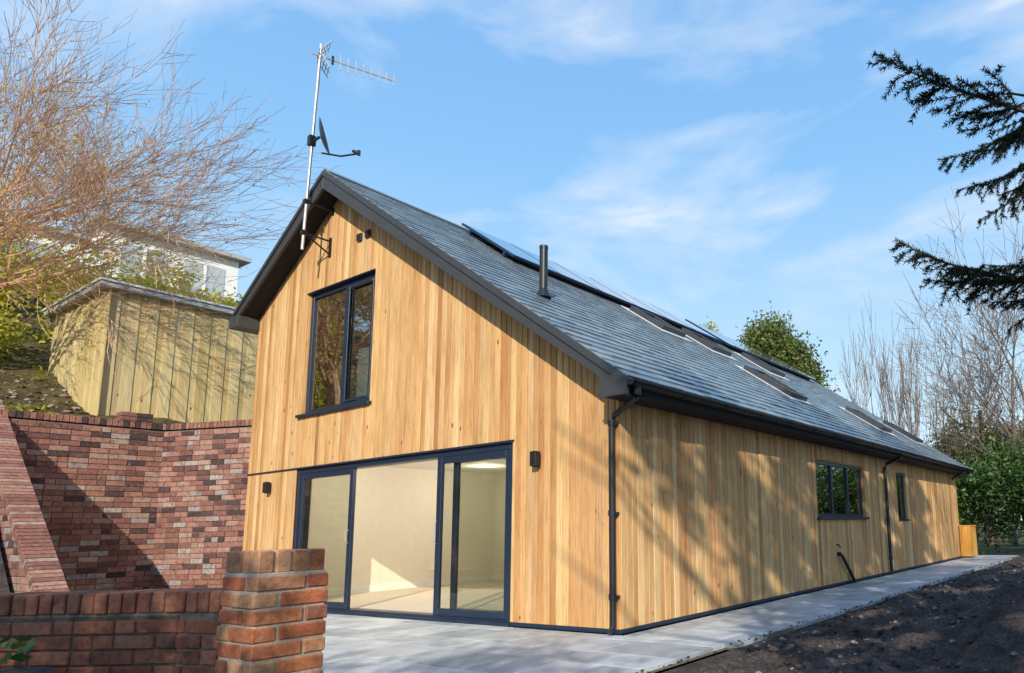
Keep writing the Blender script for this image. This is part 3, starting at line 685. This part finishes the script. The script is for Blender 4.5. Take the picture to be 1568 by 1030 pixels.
# low grass and ground cover tufts on the bank
gp=np.stack([-9.9-np.abs(rng.normal(0,2.6,2600)),rng.uniform(-6,-1.5,2600),np.zeros(2600)],1); gp[:,2]=hill(gp[:,0],gp[:,1])+.05
gp=gp[vnoise(gp[:,0],gp[:,1],31,1.3)>-.1]; v=rng.uniform(0,.6,len(gp)); quads('grass_tufts',leaves(gp,.13,.25),np.stack([v,v,v],1),[M_leafy])
def bp(x,y,z,r): return ((x,y,z),r)
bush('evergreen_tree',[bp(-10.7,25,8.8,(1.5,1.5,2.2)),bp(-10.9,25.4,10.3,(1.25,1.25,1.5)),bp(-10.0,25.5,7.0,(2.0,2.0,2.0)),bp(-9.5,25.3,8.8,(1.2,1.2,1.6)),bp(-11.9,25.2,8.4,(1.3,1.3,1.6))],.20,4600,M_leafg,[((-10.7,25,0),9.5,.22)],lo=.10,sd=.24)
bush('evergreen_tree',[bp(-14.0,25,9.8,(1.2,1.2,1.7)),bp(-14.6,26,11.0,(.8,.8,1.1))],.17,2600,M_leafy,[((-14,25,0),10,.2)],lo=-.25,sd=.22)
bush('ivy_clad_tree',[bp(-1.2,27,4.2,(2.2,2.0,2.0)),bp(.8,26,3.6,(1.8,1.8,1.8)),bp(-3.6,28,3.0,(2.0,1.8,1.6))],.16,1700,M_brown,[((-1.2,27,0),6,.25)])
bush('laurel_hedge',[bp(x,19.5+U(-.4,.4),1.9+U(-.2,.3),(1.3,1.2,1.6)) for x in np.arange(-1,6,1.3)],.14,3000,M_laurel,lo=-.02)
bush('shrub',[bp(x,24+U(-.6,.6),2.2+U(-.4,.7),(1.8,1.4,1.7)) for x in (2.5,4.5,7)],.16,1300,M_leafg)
def bare(name,p,h,r,m,maxl=4,up=.12,kids=(2,3),spread=.45,rmin=.01):
    e=empty(name); g=MB(); t_=[]; grow(g,Vector(p),Vector((U(-.1,.1),U(-.1,.1),1)),h,r,0,maxl,t_,up=up,spread=spread,kids=kids,wig=.07,keep=.60,rmin=rmin); g.build('branches',[m],e,fixn=False); return e,t_
for (x,y,h) in ((-9.5,33,6.6),(-8.3,34,6.8),(-7.2,33,7.2),(-6.0,34,6.6),(-5.0,32,6.4),(-4.0,33,6.2),(-2.6,31,5.6)):
    bare('bare_tree',(x,y,0),h*.80,.12,M_bark_g,maxl=3,kids=(4,5),up=.25,spread=.35,rmin=.013)
for (x,y,h) in ((1.1,21.5,9.6),(2.0,22.5,10.5),(.2,24,6.6),(1.9,27,7.4)):
    bare('bare_tree',(x,y,0),h*.50,.15,M_bark_g,maxl=4,kids=(4,5),up=.05,spread=.85,rmin=.010)
bush('distant_trees',[bp(x,48+U(-4,4),U(2,3),(3.5,2.5,U(2.2,3.2))) for x in range(-30,60,5)],.45,220,M_brown)
# ------------------------------------------------------------------ spruce
def spray_mesh():
    g=MB()
    V=[];C=[]
    def needles(pts,s=.030,step=.0075):
        for a,b in zip(pts,pts[1:]):
            d=b-a; ln=d.length; d.normalize(); n=max(1,int(ln/step))
            for k in range(n):
                q=a+d*(ln*(k+R())/n)
                for _ in range(4):
                    e=rv(); e-=d*e.dot(d); e.normalize(); e.z*=.75
                    t=(e+d*.7).normalized(); w_=t.cross(rv()).normalized()*.0032; l_=s*U(.7,1.1)
                    V.append([q-w_,q+w_,q+t*l_+w_*.4,q+t*l_-w_*.4]); v=U(0,1); C.append((v,v,v))
    main=[Vector((t,.05*math.sin(t*4),-.10*math.sin(t*3.0)+.06*t)) for t in np.linspace(0,1,9)]
    g.tube(main,[.012-.010*i/8 for i in range(9)],5,1)
    needles(main[2:])
    for i in range(1,8):
        for sd_ in (-1,1):
            for rep in range(2):
                f=U(0,1); o=main[i].lerp(main[i+1],f)
                ln=(.36*(1-i/9.5))*U(.6,1.1); an=U(.65,1.0)*sd_
                pts=[o]; dd=Vector((math.cos(an),math.sin(an),U(-.55,.15)))
                for k in range(4): dd=(dd+Vector((.10,0,-.13))+rv()*.09).normalized(); pts.append(pts[-1]+dd*ln/4)
                g.tube(pts,[.005,.004,.003,.0025,.002],4,1); needles(pts)
                for q in range(int(ln/.10)):
                    idx=1+int(U(0,2.99)); a2=an+U(.5,.9)*(1 if q%2 else -1); d2=Vector((math.cos(a2),math.sin(a2),U(-.7,0))).normalized(); l2=U(.06,.13)
                    p2=[pts[idx],pts[idx]+d2*l2*.5,pts[idx]+d2*l2+Vector((0,0,-.01))]; g.tube(p2,.002,3,1); needles(p2)
    for q,c in zip(V,C): g.add(q,[(0,1,2,3)],0,c)
    return g.build('spray',[M_needle,M_bark_d],fixn=False)
sprays=[spray_mesh() for _ in range(3)]
def place(par,a,b,roll=0,k=None):
    a=Vector(a);b=Vector(b); d=b-a; ln=d.length; x=d.normalized(); z=Vector((0,0,1)); y=z.cross(x).normalized(); z=x.cross(y)
    M_=Matrix(((x.x,y.x,z.x,a.x),(x.y,y.y,z.y,a.y),(x.z,y.z,z.z,a.z),(0,0,0,1)))@Matrix.Rotation(roll,4,'X')@Matrix.Scale(ln,4)
    ob=bpy.data.objects.new('spray',(sprays[k] if k is not None else random.choice(sprays)).data); COL.objects.link(ob); ob.parent=par; ob.matrix_world=M_; return ob
def spruce(name,x,y,h,rmax,zlo,n,minx=5.2):
    e=empty(name); g=MB(); g.tube([(x,y,-.1),(x,y,h*.5),(x,y,h)],[.20,.13,.02],10); LP=[]
    for i in range(n):
        z=zlo+(h-.3-zlo)*(i/n); az=i*2.4+U(-.3,.3); ln=(rmax*(1-(z-zlo)/(h-zlo))**.7+.25)*U(.75,1.1)
        pts=[Vector((x,y,z))+Vector((math.cos(az),math.sin(az),0))*ln*t+Vector((0,0,-.25*ln*math.sin(t*2.2)+.06*ln*t)) for t in (0,.25,.5,.75,1)]
        if pts[4].x<minx: continue
        g.tube(pts,[.03,.024,.017,.01,.005],5)
        for k in range(int(110*ln)):
            t=U(.25,1)*4; a=int(min(t,3.99)); q=pts[a].lerp(pts[a+1],t-a); LP.append(list(q+Vector((U(-.22,.22),U(-.22,.22),U(-.16,.04)))))
    g.build('trunk_and_limbs',[M_bark_d],e,fixn=False)
    LP=np.array(LP); v=rng.uniform(0,1,len(LP)); quads('needle_clumps',leaves(LP,.21,.4),np.stack([v,v,v],1),[M_needle],e)
    return e
E=spruce('spruce_tree',7.5,-.4,11,2.8,3.0,90)
spruce('spruce_tree',8.7,-6.4,12.5,2.6,4.0,90)
g=MB()
g.tube([(7.5,-.4,3.4),(5.8,-.2,3.55),(4.9,-.2,3.8),(4.41,-.35,4.05),(4.1,-.55,4.12)],[.04,.03,.02,.014,.007],6)
g.tube([(7.5,-.4,2.6),(5.6,-.15,2.65),(4.8,-.15,2.75),(4.3,-.22,2.75)],[.035,.025,.017,.009],6)
g.tube([(4.9,-.2,3.8),(4.42,-.33,3.62),(4.2,-.40,3.5)],[.015,.01,.006],6)
g.build('hanging_limbs',[M_bark_d],E,fixn=False)
for a,b,ro,k in (((4.31,-.38,3.93),(3.35,-1.07,4.40),.1,0),((4.41,-.35,4.07),(3.66,-.74,3.62),-.2,1),((4.42,-.33,3.7),(3.74,-.65,3.42),.2,2),((4.35,-.3,3.6),(3.85,-.56,3.20),.5,0),
               ((4.25,-.4,4.1),(3.80,-.7,3.98),-.3,2),((4.4,-.35,3.9),(3.9,-.6,3.75),.4,1),((4.19,-.25,2.75),(3.30,-.84,3.06),0,1),((4.3,-.22,2.75),(3.48,-.70,2.78),.4,0),((4.4,-.2,2.9),(3.95,-.36,2.40),.3,2),((4.3,-.22,2.75),(3.85,-.47,2.58),-.3,1),((4.35,-.22,2.95),(3.82,-.46,2.88),-.1,2),((4.5,-.2,2.6),(4.1,-.3,2.25),.2,0),((4.45,-.3,3.75),(4.0,-.5,3.35),-.4,1),((4.45,-.3,4.1),(4.0,-.55,3.85),.3,0)):
    place(E,a,b,ro,k)
for i,s_ in enumerate(sprays): s_.parent=E; s_.matrix_world=Matrix.Translation((7.5,-.2,7+.3*i))
bare('bare_tree',(9.5,-.6,0),7.4,.17,M_bark_g,maxl=4,kids=(4,5),up=.06,spread=.7,rmin=.014)
bare('bare_tree',(10.5,3.2,0),7.0,.17,M_bark_g,maxl=4,kids=(3,5),up=.06,spread=.7,rmin=.014)
bush('broadleaf_tree',[bp(8.3,-9.7,8.9,(1.3,1.2,1.5)),bp(8.9,-8.6,7.9,(1.0,1.0,1.2))],.16,1300,M_leafg,[((8.4,-9.4,0),8.2,.14)])
bush('broadleaf_tree',[bp(7.0,-12.3,5.6,(1.7,1.6,1.1))],.15,900,M_leafg,[((7.1,-12.4,0),5.5,.12)])
bush('broadleaf_tree',[bp(4.6,-12.2,5.0,(1.6,1.4,1.2))],.15,1200,M_leafg,[((4.6,-12.3,0),5,.12)])  # unseen tree behind the camera, added to shade the low garden wall
pts=rng.uniform((-1.2,-5.3,.52),(.5,-4.5,.62),(300,3)); V=leaves(pts,.06,.6); V[:,:,2]+=.02
v=rng.uniform(.2,1,len(pts)); quads('ground_plants',V,np.stack([v,v,v],1),[M_laurel])
